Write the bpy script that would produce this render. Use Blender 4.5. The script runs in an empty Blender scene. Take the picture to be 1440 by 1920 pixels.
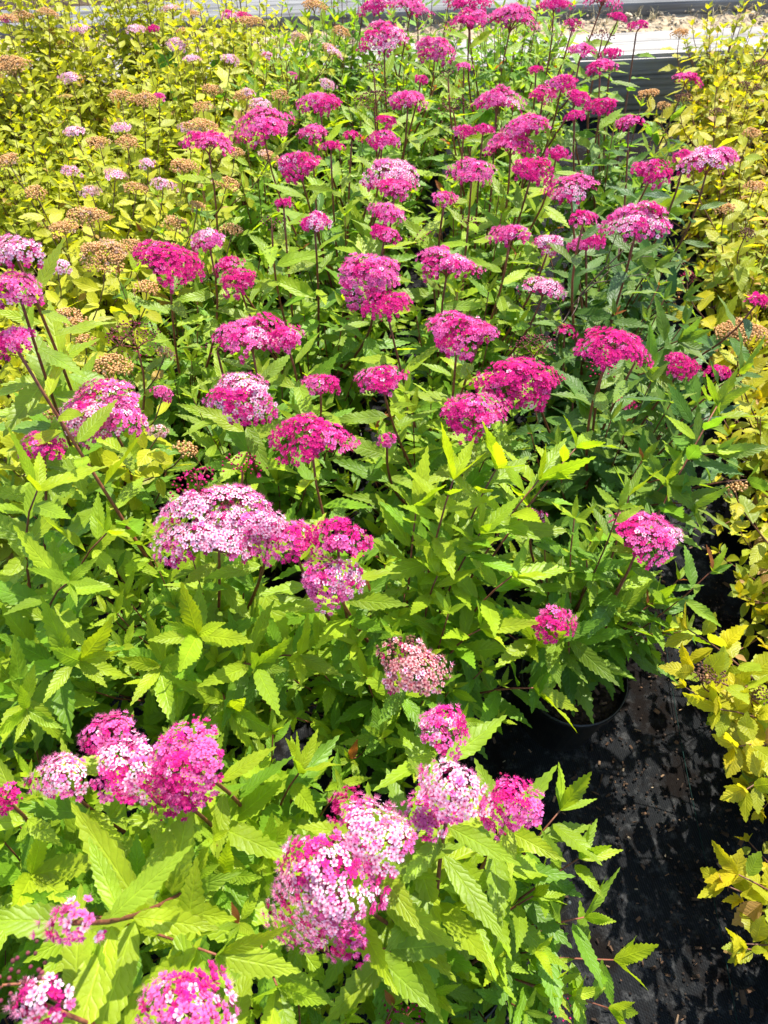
import bpy, math, random
import numpy as np
from mathutils import Matrix, Vector

R = math.radians
rng = np.random.default_rng(11)
random.seed(11)
sc = bpy.context.scene
COL = sc.collection

# ------------------------------------------------------------------ camera, sky, sun, exposure
CAM_H, PITCH, FPX = 1.35, R(52), 1450.0
cam_d = bpy.data.cameras.new('camera')
cam_d.sensor_fit = 'VERTICAL'; cam_d.sensor_height = 36.0
cam_d.lens = FPX / 1920 * 36.0
cam_d.clip_start = 0.02; cam_d.clip_end = 500
cam_d.dof.use_dof = True; cam_d.dof.focus_distance = 1.0; cam_d.dof.aperture_fstop = 13
cam = bpy.data.objects.new('camera', cam_d)
cam.location = (0, 0, CAM_H); cam.rotation_euler = (R(90) - PITCH, 0, 0)
COL.objects.link(cam); sc.camera = cam

SUN_EL, SUN_AZ = R(57), R(24)          # high sun beyond the bed, a little to the right
w = bpy.data.worlds.new('World'); sc.world = w; w.use_nodes = True
nt = w.node_tree; bg = nt.nodes['Background']
sky = nt.nodes.new('ShaderNodeTexSky'); sky.sky_type = 'NISHITA'; sky.sun_disc = False
sky.sun_elevation = SUN_EL; sky.sun_rotation = SUN_AZ
nt.links.new(sky.outputs[0], bg.inputs[0]); bg.inputs[1].default_value = 0.15
sl = bpy.data.lights.new('sun', 'SUN'); sl.energy = 4.4; sl.angle = R(0.55); sl.color = (1.0, 0.95, 0.86)
so = bpy.data.objects.new('sun', sl)
sdir = Vector((math.sin(SUN_AZ) * math.cos(SUN_EL), math.cos(SUN_AZ) * math.cos(SUN_EL), math.sin(SUN_EL)))
so.rotation_euler = sdir.to_track_quat('Z', 'Y').to_euler(); so.location = sdir * 8
COL.objects.link(so)
sc.view_settings.view_transform = 'Standard'; sc.view_settings.look = 'None'
sc.view_settings.gamma = 1.0; sc.view_settings.exposure = 1.31
sc.cycles.max_bounces = 8; sc.cycles.diffuse_bounces = 5; sc.cycles.transmission_bounces = 5

CP, SP = math.cos(PITCH), math.sin(PITCH)
def at(x, y, z):
    """photo pixel -> world point on the level z"""
    a = (x - 720) / FPX; b = -(y - 960) / FPX
    d = np.array([a, CP + b * SP, -SP + b * CP])
    t = (z - CAM_H) / d[2]
    p = d * t
    return np.array([p[0], p[1], z]), t      # t = depth along the view axis

# ------------------------------------------------------------------ materials
def mat(name):
    m = bpy.data.materials.new(name); m.use_nodes = True
    n = m.node_tree.nodes; l = m.node_tree.links
    return m, n, l, n['Principled BSDF'], n['Material Output']
def N(n, t, **k):
    x = n.new(t)
    for a, v in k.items():
        if a in ('inp',):
            for i, vv in v.items(): x.inputs[i].default_value = vv
        else: setattr(x, a, v)
    return x
def math_n(n, l, op, a, b=None, c=None):
    x = n.new('ShaderNodeMath'); x.operation = op
    for i, v in enumerate((a, b, c)):
        if v is None: continue
        if isinstance(v, (int, float)): x.inputs[i].default_value = v
        else: l.new(v, x.inputs[i])
    return x.outputs[0]
def mul_rgb(n, l, a, b, mode='MULTIPLY', fac=1.0):
    x = n.new('ShaderNodeMix'); x.data_type = 'RGBA'; x.blend_type = mode
    if isinstance(fac, (int, float)): x.inputs[0].default_value = fac
    else: l.new(fac, x.inputs[0])
    for i, v in ((6, a), (7, b)):
        if isinstance(v, tuple): x.inputs[i].default_value = v
        else: l.new(v, x.inputs[i])
    return x.outputs[2]

def leaf_material(name, veins, trans, rough, bump, spec=0.5):
    m, n, l, p, out = mat(name)
    tint = N(n, 'ShaderNodeAttribute', attribute_name='tint')
    oi = N(n, 'ShaderNodeObjectInfo')
    col = mul_rgb(n, l, tint.outputs['Color'], oi.outputs['Color'])
    uv = N(n, 'ShaderNodeAttribute', attribute_name='luv')
    sep = N(n, 'ShaderNodeSeparateXYZ'); l.new(uv.outputs['Vector'], sep.inputs[0])
    u, v = sep.outputs[0], sep.outputs[1]
    av = math_n(n, l, 'ABSOLUTE', v)
    nv = N(n, 'ShaderNodeTexNoise', inp={'Scale': 70.0, 'Detail': 1.0})
    gv = N(n, 'ShaderNodeNewGeometry'); l.new(gv.outputs['Position'], nv.inputs['Vector'])
    ph = math_n(n, l, 'SUBTRACT', math_n(n, l, 'MULTIPLY', u, veins), math_n(n, l, 'MULTIPLY', av, 2.0))
    ph = math_n(n, l, 'MULTIPLY_ADD', nv.outputs[0], 1.1, ph)
    si = math_n(n, l, 'ABSOLUTE', math_n(n, l, 'SINE', math_n(n, l, 'MULTIPLY', ph, math.pi)))
    hgt = math_n(n, l, 'POWER', si, 0.35)                      # quilted between veins
    midr = math_n(n, l, 'MINIMUM', math_n(n, l, 'MULTIPLY', av, 9.0), 1.0)
    hgt = math_n(n, l, 'MULTIPLY', hgt, midr)
    tc = N(n, 'ShaderNodeTexCoord')
    no = N(n, 'ShaderNodeTexNoise', inp={'Scale': 260.0, 'Detail': 2.0}); 
    no2 = N(n, 'ShaderNodeTexNoise', inp={'Scale': 30.0, 'Detail': 3.0})
    geo = N(n, 'ShaderNodeNewGeometry')
    l.new(geo.outputs['Position'], no.inputs['Vector']); l.new(geo.outputs['Position'], no2.inputs['Vector'])
    h2 = math_n(n, l, 'MULTIPLY_ADD', no.outputs[0], 0.7, hgt)
    bp = N(n, 'ShaderNodeBump', inp={'Strength': bump, 'Distance': 0.0009}); l.new(h2, bp.inputs['Height'])
    l.new(bp.outputs[0], p.inputs['Normal'])
    # paler veins, blotchy green
    ramp = N(n, 'ShaderNodeMapRange', inp={1: 0.0, 2: 0.45, 3: 1.26, 4: 0.94}); l.new(hgt, ramp.inputs[0])
    bl = N(n, 'ShaderNodeMapRange', inp={1: 0.3, 2: 0.7, 3: 0.78, 4: 1.15}); l.new(no2.outputs[0], bl.inputs[0])
    k = math_n(n, l, 'MULTIPLY', ramp.outputs[0], bl.outputs[0])
    kk = N(n, 'ShaderNodeCombineColor'); [l.new(k, kk.inputs[i]) for i in range(3)]
    col = mul_rgb(n, l, col, kk.outputs[0])
    l.new(col, p.inputs['Base Color'])
    p.inputs['Roughness'].default_value = rough
    p.inputs['Specular IOR Level'].default_value = spec
    tr = N(n, 'ShaderNodeBsdfTranslucent')
    tcol = mul_rgb(n, l, col, (1.3, 1.25, 0.45, 1))
    l.new(tcol, tr.inputs['Color']); l.new(bp.outputs[0], tr.inputs['Normal'])
    mx = N(n, 'ShaderNodeMixShader'); mx.inputs[0].default_value = trans
    l.new(p.outputs[0], mx.inputs[1]); l.new(tr.outputs[0], mx.inputs[2]); l.new(mx.outputs[0], out.inputs[0])
    return m
M_LEAF = leaf_material('serrated_leaf', 10.0, 0.52, 0.46, 0.6, 0.40)
M_SMALL = leaf_material('oval_leaf', 6.0, 0.52, 0.48, 0.4, 0.38)

def tint_material(name, rough, trans=0.0, spec=0.3, noise=None):
    m, n, l, p, out = mat(name)
    tint = N(n, 'ShaderNodeAttribute', attribute_name='tint')
    oi = N(n, 'ShaderNodeObjectInfo')
    col = mul_rgb(n, l, tint.outputs['Color'], oi.outputs['Color'])
    if noise:
        geo = N(n, 'ShaderNodeNewGeometry')
        no = N(n, 'ShaderNodeTexNoise', inp={'Scale': noise, 'Detail': 4.0}); l.new(geo.outputs['Position'], no.inputs['Vector'])
        mr = N(n, 'ShaderNodeMapRange', inp={1: 0.3, 2: 0.7, 3: 0.6, 4: 1.35}); l.new(no.outputs[0], mr.inputs[0])
        kk = N(n, 'ShaderNodeCombineColor'); [l.new(mr.outputs[0], kk.inputs[i]) for i in range(3)]
        col = mul_rgb(n, l, col, kk.outputs[0])
        bp = N(n, 'ShaderNodeBump', inp={'Strength': 0.5, 'Distance': 0.001}); l.new(no.outputs[0], bp.inputs['Height']); l.new(bp.outputs[0], p.inputs['Normal'])
    l.new(col, p.inputs['Base Color']); p.inputs['Roughness'].default_value = rough
    p.inputs['Specular IOR Level'].default_value = spec
    if trans:
        tr = N(n, 'ShaderNodeBsdfTranslucent'); l.new(col, tr.inputs['Color'])
        mx = N(n, 'ShaderNodeMixShader'); mx.inputs[0].default_value = trans
        l.new(p.outputs[0], mx.inputs[1]); l.new(tr.outputs[0], mx.inputs[2]); l.new(mx.outputs[0], out.inputs[0])
    return m
M_PETAL = tint_material('petal', 0.7, 0.34, 0.12)
M_STEM = tint_material('stem_bark', 0.55, 0.0, 0.35, 180.0)
M_LITTER = tint_material('bark_chip', 0.85, 0.0, 0.2, 90.0)

def plastic_material():
    m, n, l, p, out = mat('black_plastic')
    geo = N(n, 'ShaderNodeNewGeometry')
    no = N(n, 'ShaderNodeTexNoise', inp={'Scale': 25.0, 'Detail': 6.0}); l.new(geo.outputs['Position'], no.inputs['Vector'])
    cr = N(n, 'ShaderNodeValToRGB'); cr.color_ramp.elements[0].color = (0.006, 0.006, 0.007, 1); cr.color_ramp.elements[1].color = (0.022, 0.02, 0.018, 1)
    cr.color_ramp.elements[0].position = 0.4; cr.color_ramp.elements[1].position = 0.75
    l.new(no.outputs[0], cr.inputs[0]); l.new(cr.outputs[0], p.inputs['Base Color'])
    p.inputs['Roughness'].default_value = 0.42
    return m
M_POT = plastic_material()

def soil_material(name, c0, c1, scale, dist=0.006):
    m, n, l, p, out = mat(name)
    geo = N(n, 'ShaderNodeNewGeometry')
    no = N(n, 'ShaderNodeTexNoise', inp={'Scale': scale, 'Detail': 8.0, 'Roughness': 0.7}); l.new(geo.outputs['Position'], no.inputs['Vector'])
    vo = N(n, 'ShaderNodeTexVoronoi', inp={'Scale': scale * 2.0}); l.new(geo.outputs['Position'], vo.inputs['Vector'])
    cr = N(n, 'ShaderNodeValToRGB'); cr.color_ramp.elements[0].color = c0; cr.color_ramp.elements[1].color = c1
    cr.color_ramp.elements[0].position = 0.35; cr.color_ramp.elements[1].position = 0.72
    l.new(no.outputs[0], cr.inputs[0])
    vd = N(n, 'ShaderNodeCombineColor'); [l.new(vo.outputs['Distance'], vd.inputs[i]) for i in range(3)]
    vv = mul_rgb(n, l, cr.outputs[0], vd.outputs[0], 'OVERLAY', 0.3)
    l.new(vv, p.inputs['Base Color']); p.inputs['Roughness'].default_value = 0.95; p.inputs['Specular IOR Level'].default_value = 0.15
    ad = math_n(n, l, 'ADD', no.outputs[0], vo.outputs['Distance'])
    bp = N(n, 'ShaderNodeBump', inp={'Strength': 1.0, 'Distance': dist}); l.new(ad, bp.inputs['Height']); l.new(bp.outputs[0], p.inputs['Normal'])
    return m
M_SOIL = soil_material('pot_soil', (0.012, 0.008, 0.005, 1), (0.07, 0.045, 0.028, 1), 60)
M_EARTH = soil_material('brown_earth', (0.035, 0.025, 0.016, 1), (0.12, 0.085, 0.055, 1), 9, 0.02)
M_SAND = soil_material('pale_sand', (0.27, 0.205, 0.125, 1), (0.48, 0.39, 0.27, 1), 22, 0.012)

def mat_fabric():
    m, n, l, p, out = mat('woven_ground_fabric')
    geo = N(n, 'ShaderNodeNewGeometry')
    mp = N(n, 'ShaderNodeMapping'); mp.inputs['Rotation'].default_value = (0, 0, R(-11)); l.new(geo.outputs['Position'], mp.inputs['Vector'])
    w1 = N(n, 'ShaderNodeTexWave', inp={'Scale': 190.0, 'Distortion': 0.6, 'Detail Scale': 4.0}); w1.bands_direction = 'Y'; l.new(mp.outputs[0], w1.inputs['Vector'])
    w2 = N(n, 'ShaderNodeTexWave', inp={'Scale': 85.0, 'Distortion': 0.5}); w2.bands_direction = 'X'; l.new(mp.outputs[0], w2.inputs['Vector'])
    wv = math_n(n, l, 'MULTIPLY', w1.outputs[1], w2.outputs[1])
    wv = math_n(n, l, 'ADD', math_n(n, l, 'MULTIPLY', wv, 0.6), math_n(n, l, 'MULTIPLY', w1.outputs[1], 0.4))
    n1 = N(n, 'ShaderNodeTexNoise', inp={'Scale': 7.0, 'Detail': 9.0, 'Roughness': 0.7}); l.new(geo.outputs['Position'], n1.inputs['Vector'])
    n2 = N(n, 'ShaderNodeTexNoise', inp={'Scale': 45.0, 'Detail': 6.0, 'Roughness': 0.75}); l.new(geo.outputs['Position'], n2.inputs['Vector'])
    base = N(n, 'ShaderNodeValToRGB'); base.color_ramp.elements[0].color = (0.002, 0.0025, 0.003, 1); base.color_ramp.elements[1].color = (0.03, 0.032, 0.034, 1)
    l.new(wv, base.inputs[0])
    dust = N(n, 'ShaderNodeMapRange', inp={1: 0.52, 2: 0.74, 3: 0.0, 4: 0.75}); l.new(n2.outputs[0], dust.inputs[0])
    c = mul_rgb(n, l, base.outputs[0], (0.10, 0.10, 0.098, 1), 'MIX', dust.outputs[0])
    dirt = N(n, 'ShaderNodeMapRange', inp={1: 0.50, 2: 0.60, 3: 0.0, 4: 0.92}); l.new(n1.outputs[0], dirt.inputs[0])
    c = mul_rgb(n, l, c, (0.006, 0.004, 0.003, 1), 'MIX', dirt.outputs[0])
    l.new(c, p.inputs['Base Color']); p.inputs['Roughness'].default_value = 0.85
    p.inputs['Specular IOR Level'].default_value = 0.08
    hh = math_n(n, l, 'ADD', wv, math_n(n, l, 'MULTIPLY', n2.outputs[0], 1.5))
    bp = N(n, 'ShaderNodeBump', inp={'Strength': 0.7, 'Distance': 0.0015}); l.new(hh, bp.inputs['Height']); l.new(bp.outputs[0], p.inputs['Normal'])
    return m
M_FABRIC = mat_fabric()

def wood_material(name, c0, c1, c2, yaw):
    m, n, l, p, out = mat(name)
    tc = N(n, 'ShaderNodeTexCoord')
    mp = N(n, 'ShaderNodeMapping'); mp.inputs['Scale'].default_value = (1.2, 40, 40); l.new(tc.outputs['Object'], mp.inputs['Vector'])
    n1 = N(n, 'ShaderNodeTexNoise', inp={'Scale': 1.6, 'Detail': 8.0, 'Roughness': 0.65, 'Distortion': 0.3}); l.new(mp.outputs[0], n1.inputs['Vector'])
    n2 = N(n, 'ShaderNodeTexNoise', inp={'Scale': 5.0, 'Detail': 5.0}); l.new(tc.outputs['Object'], n2.inputs['Vector'])
    cr = N(n, 'ShaderNodeValToRGB'); e = cr.color_ramp.elements
    e[0].color = c0; e[0].position = 0.30; e[1].color = c2; e[1].position = 0.62
    k = e.new(0.42); k.color = c1
    l.new(n1.outputs[0], cr.inputs[0])
    mr = N(n, 'ShaderNodeMapRange', inp={1: 0.3, 2: 0.7, 3: 0.75, 4: 1.15}); l.new(n2.outputs[0], mr.inputs[0])
    kk = N(n, 'ShaderNodeCombineColor'); [l.new(mr.outputs[0], kk.inputs[i]) for i in range(3)]
    l.new(mul_rgb(n, l, cr.outputs[0], kk.outputs[0]), p.inputs['Base Color'])
    p.inputs['Roughness'].default_value = 0.85
    bp = N(n, 'ShaderNodeBump', inp={'Strength': 0.8, 'Distance': 0.004}); l.new(n1.outputs[0], bp.inputs['Height']); l.new(bp.outputs[0], p.inputs['Normal'])
    return m
M_WOOD = wood_material('weathered_timber', (0.06, 0.055, 0.05, 1), (0.26, 0.24, 0.21, 1), (0.40, 0.375, 0.34, 1), 0)
M_WOOD2 = wood_material('grey_timber', (0.035, 0.033, 0.03, 1), (0.12, 0.118, 0.115, 1), (0.21, 0.208, 0.20, 1), 0)

# ------------------------------------------------------------------ mesh helpers
def mesh_np(name, V, T, tint=None, uv=None, smooth=True, materials=(), midx=None):
    me = bpy.data.meshes.new(name)
    V = np.ascontiguousarray(V, np.float32); T = np.ascontiguousarray(T, np.int32)
    nv, nf = len(V), len(T)
    me.vertices.add(nv); me.vertices.foreach_set('co', V.ravel())
    me.loops.add(nf * 3); me.loops.foreach_set('vertex_index', T.ravel())
    me.polygons.add(nf); me.polygons.foreach_set('loop_start', np.arange(0, nf * 3, 3, dtype=np.int32))
    me.polygons.foreach_set('loop_total', np.full(nf, 3, np.int32))
    me.polygons.foreach_set('use_smooth', np.full(nf, smooth, bool))
    if midx is not None: me.polygons.foreach_set('material_index', np.ascontiguousarray(midx, np.int32))
    if tint is not None:
        a = me.attributes.new('tint', 'FLOAT_COLOR', 'POINT')
        c = np.ones((nv, 4), np.float32); c[:, :3] = tint; a.data.foreach_set('color', c.ravel())
    if uv is not None:
        a = me.attributes.new('luv', 'FLOAT_VECTOR', 'POINT')
        c = np.zeros((nv, 3), np.float32); c[:, :2] = uv; a.data.foreach_set('vector', c.ravel())
    for m in materials: me.materials.append(m)
    me.update(calc_edges=True); me.validate()
    return me
class Acc:
    def __init__(s): s.V, s.T, s.C, s.U, s.M, s.n = [], [], [], [], [], 0
    def add(s, V, T, C, U=None, mi=0):
        s.V.append(V); s.T.append(T + s.n); s.C.append(np.broadcast_to(C, V.shape)); s.M.append(np.full(len(T), mi))
        s.U.append(np.zeros((len(V), 2)) if U is None else U); s.n += len(V)
    def mesh(s, name, mats, smooth=True):
        return mesh_np(name, np.concatenate(s.V), np.concatenate(s.T), np.concatenate(s.C), np.concatenate(s.U), smooth, mats, np.concatenate(s.M))
def link(name, data, parent=None, M=None, kind=None, label=None, cat=None, group=None, color=None):
    o = bpy.data.objects.new(name, data); COL.objects.link(o)
    if parent is not None: o.parent = parent
    if M is not None: o.matrix_basis = M
    if kind: o['kind'] = kind
    if label: o['label'] = label
    if cat: o['category'] = cat
    if group: o['group'] = group
    if color is not None: o.color = (*color, 1)
    return o
def unit(v): return v / (np.linalg.norm(v) + 1e-9)
def tube(pts, rad, sides=5):
    pts = np.asarray(pts, float); n = len(pts)
    V = []; 
    tan = np.gradient(pts, axis=0); tan /= np.linalg.norm(tan, axis=1)[:, None] + 1e-9
    ref = np.array([0.31, 0.95, 0.0]) if abs(tan[0][2]) > 0.5 else np.array([0, 0, 1.0])
    ang = np.arange(sides) / sides * 2 * np.pi
    for i in range(n):
        a = unit(np.cross(tan[i], ref)); b = np.cross(tan[i], a)
        V.append(pts[i] + rad[i] * (np.cos(ang)[:, None] * a + np.sin(ang)[:, None] * b))
    V.append(pts[-1:] + tan[-1] * rad[-1] * 0.5); V = np.concatenate(V)
    T = []
    for i in range(n - 1):
        for k in range(sides):
            a, b = i * sides + k, i * sides + (k + 1) % sides
            T += [(a, b, b + sides), (a, b + sides, a + sides)]
    for k in range(sides): T.append(((n - 1) * sides + k, (n - 1) * sides + (k + 1) % sides, n * sides))
    return V, np.array(T)
def bez(p0, p1, p2, p3, n):
    t = np.linspace(0, 1, n)[:, None]
    return (1 - t) ** 3 * p0 + 3 * (1 - t) ** 2 * t * p1 + 3 * (1 - t) * t * t * p2 + t ** 3 * p3
def grid_mesh(name, xs, ys, zf, mtl, xyf=None):
    X, Y = np.meshgrid(xs, ys); P = np.stack([X, Y, zf(X, Y)], -1)
    if xyf: P[..., 0], P[..., 1] = xyf(X, Y)
    ny, nx = X.shape; i = np.arange(ny * nx).reshape(ny, nx)
    a, b, c, d = i[:-1, :-1].ravel(), i[:-1, 1:].ravel(), i[1:, 1:].ravel(), i[1:, :-1].ravel()
    T = np.concatenate([np.stack([a, b, c], 1), np.stack([a, c, d], 1)])
    return mesh_np(name, P.reshape(-1, 3), T, None, None, True, (mtl,))

# ------------------------------------------------------------------ setting
TY, TS = 2.80, 0.10                       # front timber: y at x = 0, and its slope
def wob(X, Y, s, k): return (np.sin(X * s * 1.3 + 1.7 * k) * np.cos(Y * s + k) + 0.5 * np.sin(X * s * 2.9 - Y * s * 2.3 + k))
far = np.concatenate([np.linspace(-60, -4, 12), np.linspace(-3.5, 3.5, 60), np.linspace(4, 60, 12)])
fy = np.concatenate([np.linspace(-60, -2, 10), np.linspace(-1.5, 8, 70), np.linspace(9, 90, 14)])
link('ground', grid_mesh('ground', far, fy, lambda X, Y: -0.012 + np.where(Y > 3.55 + 0.1 * X, np.clip((Y - 3.55 - .1 * X) * 0.5, 0, 0.11), 0) + np.where(Y > 3.6 + 0.1 * X, 0.012, 0.0) * wob(X, Y, 9, 1), M_EARTH), kind='structure')
mx = np.linspace(-2.6, 2.6, 105); my = np.linspace(-1.4, 2.93, 90)
link('ground_fabric', grid_mesh('ground_fabric', mx, my, lambda X, Y: 0.0015 * wob(X, Y, 14, 2) + 0.002 * wob(X, Y, 5, 4), M_FABRIC), kind='structure')
bpy.data.objects['ground_fabric'].location.z = 0.004
link('sand_path', grid_mesh('sand_path', np.linspace(-2.6, 2.6, 160), np.linspace(0, 1, 16),
     lambda X, Y: 0.135 + 0.006 * wob(X, Y * .5, 17, 3) + 0.005 * wob(X, Y * .5, 41, 5) + 0.03 * (2 * Y - 1) ** 2, M_SAND,
     lambda X, Y: (X, TY + 0.17 + TS * X + Y * 0.40)), kind='structure')

def timber(name, x0, x1, y_of, hh, dd, mtl, label, seed):
    g = np.random.default_rng(seed)
    L = x1 - x0; nl = 90
    prof = []
    def seg(a, b, n):
        for t in np.linspace(0, 1, n, endpoint=False): prof.append(np.array(a) * (1 - t) + np.array(b) * t)
    r = 0.012
    seg((r, 0), (dd - r, 0), 6); seg((dd - r, 0), (dd, r), 2); seg((dd, r), (dd, hh - r), 10); seg((dd, hh - r), (dd - r, hh), 2)
    seg((dd - r, hh), (r, hh), 26); seg((r, hh), (0, hh - r), 2); seg((0, hh - r), (0, r), 18); seg((0, r), (r, 0), 2)
    prof = np.array(prof); m = len(prof)
    cx = prof - np.array([dd / 2, hh / 2]); nrm = cx / np.linalg.norm(cx, axis=1)[:, None]
    V = []
    crack = g.random(m) < 0.16; ph = g.random((m, 3)) * 6
    base = g.normal(0, 0.0012, m)
    for i in range(nl):
        u = i / (nl - 1)
        depth = base + np.where(crack, 0.009 * np.clip(np.sin(u * 5 + ph[:, 0]) + 0.4 * np.sin(u * 19 + ph[:, 1]), 0, 1), 0)
        depth += 0.003 * np.sin(u * 9 + ph[0, 2])
        q = prof - nrm * depth[:, None]
        xx = x0 + L * u
        V.append(np.stack([np.full(m, xx), q[:, 0], q[:, 1]], 1))
    V = np.concatenate(V)
    T = []
    for i in range(nl - 1):
        for k in range(m):
            a, b = i * m + k, i * m + (k + 1) % m
            T += [(a, a + m, b + m), (a, b + m, b)]
    c0, c1 = len(V), len(V) + 1
    V = np.concatenate([V, [[x0, dd / 2, hh / 2], [x1, dd / 2, hh / 2]]])
    for k in range(m):
        T += [(c0, k, (k + 1) % m), (c1, (nl - 1) * m + (k + 1) % m, (nl - 1) * m + k)]
    me = mesh_np(name, V, np.array(T), None, None, False, (mtl,))
    o = link(name, me, None, None, None, label, 'timber beam', 'weathered timbers edging the sand path')
    o.location = (0, y_of, 0); o.rotation_euler = (0, 0, math.atan(TS))
    return o
timber('timber_sleeper', -2.4, 2.6, TY, 0.215, 0.21, M_WOOD, 'pale weathered timber beam with shaded front face between the beds and the sand', 3)
timber('timber_sleeper', -0.88, 2.6, TY + 0.52, 0.20, 0.21, M_WOOD2, 'long cracked grey timber beam on the far side of the sand path', 4)
timber('timber_sleeper', -2.6, -0.895, TY + 0.53, 0.19, 0.20, M_WOOD2, 'short grey timber beam butting the end of the long beam across the sand', 5)

# dry stones and grass on the sand path, bark litter on the fabric: nobody could count them
ICO = None
def ico():
    global ICO
    if ICO is None:
        p = (1 + 5 ** .5) / 2
        V = np.array([(-1, p, 0), (1, p, 0), (-1, -p, 0), (1, -p, 0), (0, -1, p), (0, 1, p), (0, -1, -p), (0, 1, -p), (p, 0, -1), (p, 0, 1), (-p, 0, -1), (-p, 0, 1)], float)
        V /= np.linalg.norm(V[0])
        T = np.array([(0, 11, 5), (0, 5, 1), (0, 1, 7), (0, 7, 10), (0, 10, 11), (1, 5, 9), (5, 11, 4), (11, 10, 2), (10, 7, 6), (7, 1, 8), (3, 9, 4), (3, 4, 2), (3, 2, 6), (3, 6, 8), (3, 8, 9), (4, 9, 5), (2, 4, 11), (6, 2, 10), (8, 6, 7), (9, 8, 1)])
        ICO = V, T
    return ICO
def rotz(a): c, s = math.cos(a), math.sin(a); return np.array([[c, -s, 0], [s, c, 0], [0, 0, 1.0]])
def rand_rot(g):
    q = unit(g.normal(size=4)); a, b, c, d = q
    return np.array([[1 - 2 * (c * c + d * d), 2 * (b * c - a * d), 2 * (b * d + a * c)], [2 * (b * c + a * d), 1 - 2 * (b * b + d * d), 2 * (c * d - a * b)], [2 * (b * d - a * c), 2 * (c * d + a * b), 1 - 2 * (b * b + c * c)]])
acc = Acc(); V0, T0 = ico()
for i in range(1500):
    x = rng.uniform(-1.9, 1.9); t = rng.random()
    s = rng.uniform(0.003, 0.010) * (1 + 1.2 * (rng.random() > .95))
    S = V0 * np.array([1, rng.uniform(.6, 1), rng.uniform(.4, .8)]) * s
    acc.add(S @ rand_rot(rng).T * [1, 1, .7] + [x, TY + .20 + TS * x + t * .33, 0.142 + 0.03 * (2 * t - 1) ** 2], T0, np.array([.42, .34, .24]) * rng.uniform(.5, 1.4))
link('gravel', acc.mesh('gravel', (M_LITTER,), False), None, None, 'stuff', 'pale pebbles scattered on the sand path', 'gravel')
acc = Acc()
for i in range(420):
    x = rng.uniform(-1.9, 1.9); t = rng.choice([rng.uniform(.0, .25), rng.uniform(.3, .98), rng.uniform(.8, 1)])
    b = np.array([x, TY + .20 + TS * x + t * .33, 0.14 + 0.02 * (2 * t - 1) ** 2])
    for k in range(rng.integers(2, 6)):
        a = rng.uniform(0, 6.28); h = rng.uniform(.015, .06); d = np.array([math.cos(a), math.sin(a), 0])
        p = np.array([-d[1], d[0], 0]) * 0.0012
        e = b + d * h * rng.uniform(.3, 1.2) + [0, 0, h * rng.uniform(.3, 1)]; m_ = (b + e) / 2 + [0, 0, h * .25]
        acc.add(np.array([b - p, b + p, m_ - p * .8, m_ + p * .8, e]), np.array([(0, 1, 3), (0, 3, 2), (2, 3, 4)]), np.array([.42, .35, .19]) * rng.uniform(.6, 1.15))
link('dry_grass', acc.mesh('dry_grass', (M_LITTER,)), None, None, 'stuff', 'dry straw coloured grass tufts on the sand path', 'dry grass')

def aisle_x(y): return 0.52 + 0.19 * (y - 0.57)
acc = Acc()
BOX = np.array([(-1, -1, -1), (1, -1, -1), (1, 1, -1), (-1, 1, -1), (-1, -1, 1), (1, -1, 1), (1, 1, 1), (-1, 1, 1)], float) * .5
BT = np.array([(0, 2, 1), (0, 3, 2), (4, 5, 6), (4, 6, 7), (0, 1, 5), (0, 5, 4), (1, 2, 6), (1, 6, 5), (2, 3, 7), (2, 7, 6), (3, 0, 4), (3, 4, 7)])
centres = [(rng.uniform(-.05, 1.0), rng.uniform(-.1, 2.4)) for _ in range(60)]
centres = [(aisle_x(y) + rng.normal(0, .16), y) for x, y in centres] + [(.19, .2), (.22, .32), (.2, .42), (.28, .05), (.5, .1), (.48, .3), (.33, .72), (.36, .42)] * 2
for i in range(1500):
    if rng.random() < .7:
        cx, cy = centres[rng.integers(len(centres))]; x, y = cx + rng.normal(0, .05), cy + rng.normal(0, .06)
    else:
        y = rng.uniform(-.15, 2.5); x = aisle_x(y) + rng.normal(0, .22)
    l_ = rng.lognormal(math.log(.0052), .5); wd = l_ * rng.uniform(.15, .55)
    S = BOX * [l_, wd, rng.uniform(.0012, .003)]
    S[[1, 6]] *= [.6, 1, 1]; S[[0, 7]] *= [1, .6, 1]
    a, b = rng.normal(0, .3), rng.normal(0, .3)
    Rx = np.array([[1, 0, 0], [0, math.cos(a), -math.sin(a)], [0, math.sin(a), math.cos(a)]]); Ry = np.array([[math.cos(b), 0, math.sin(b)], [0, 1, 0], [-math.sin(b), 0, math.cos(b)]])
    c = np.array([(.10, .055, .03), (.03, .018, .011), (.22, .14, .08), (.06, .035, .02), (.30, .23, .15)][rng.choice(5, p=[.3, .35, .1, .2, .05])])
    acc.add(S @ (rotz(rng.uniform(0, 6.3)) @ Rx @ Ry).T + [x, y, .009], BT, c * rng.uniform(.7, 1.2))
for i in range(2600):      # crumbs of compost
    cx, cy = centres[rng.integers(len(centres))]; x, y = cx + rng.normal(0, .045), cy + rng.normal(0, .05)
    acc.add(V0 * rng.uniform(.0008, .003) * [1, 1, .7] + [x, y, .0075], T0, np.array([.02, .013, .009]) * rng.uniform(.5, 2.0))
link('bark_litter', acc.mesh('bark_litter', (M_LITTER,), False), None, None, 'stuff', 'brown bark chips and compost crumbs strewn on the black fabric', 'bark litter')
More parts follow.
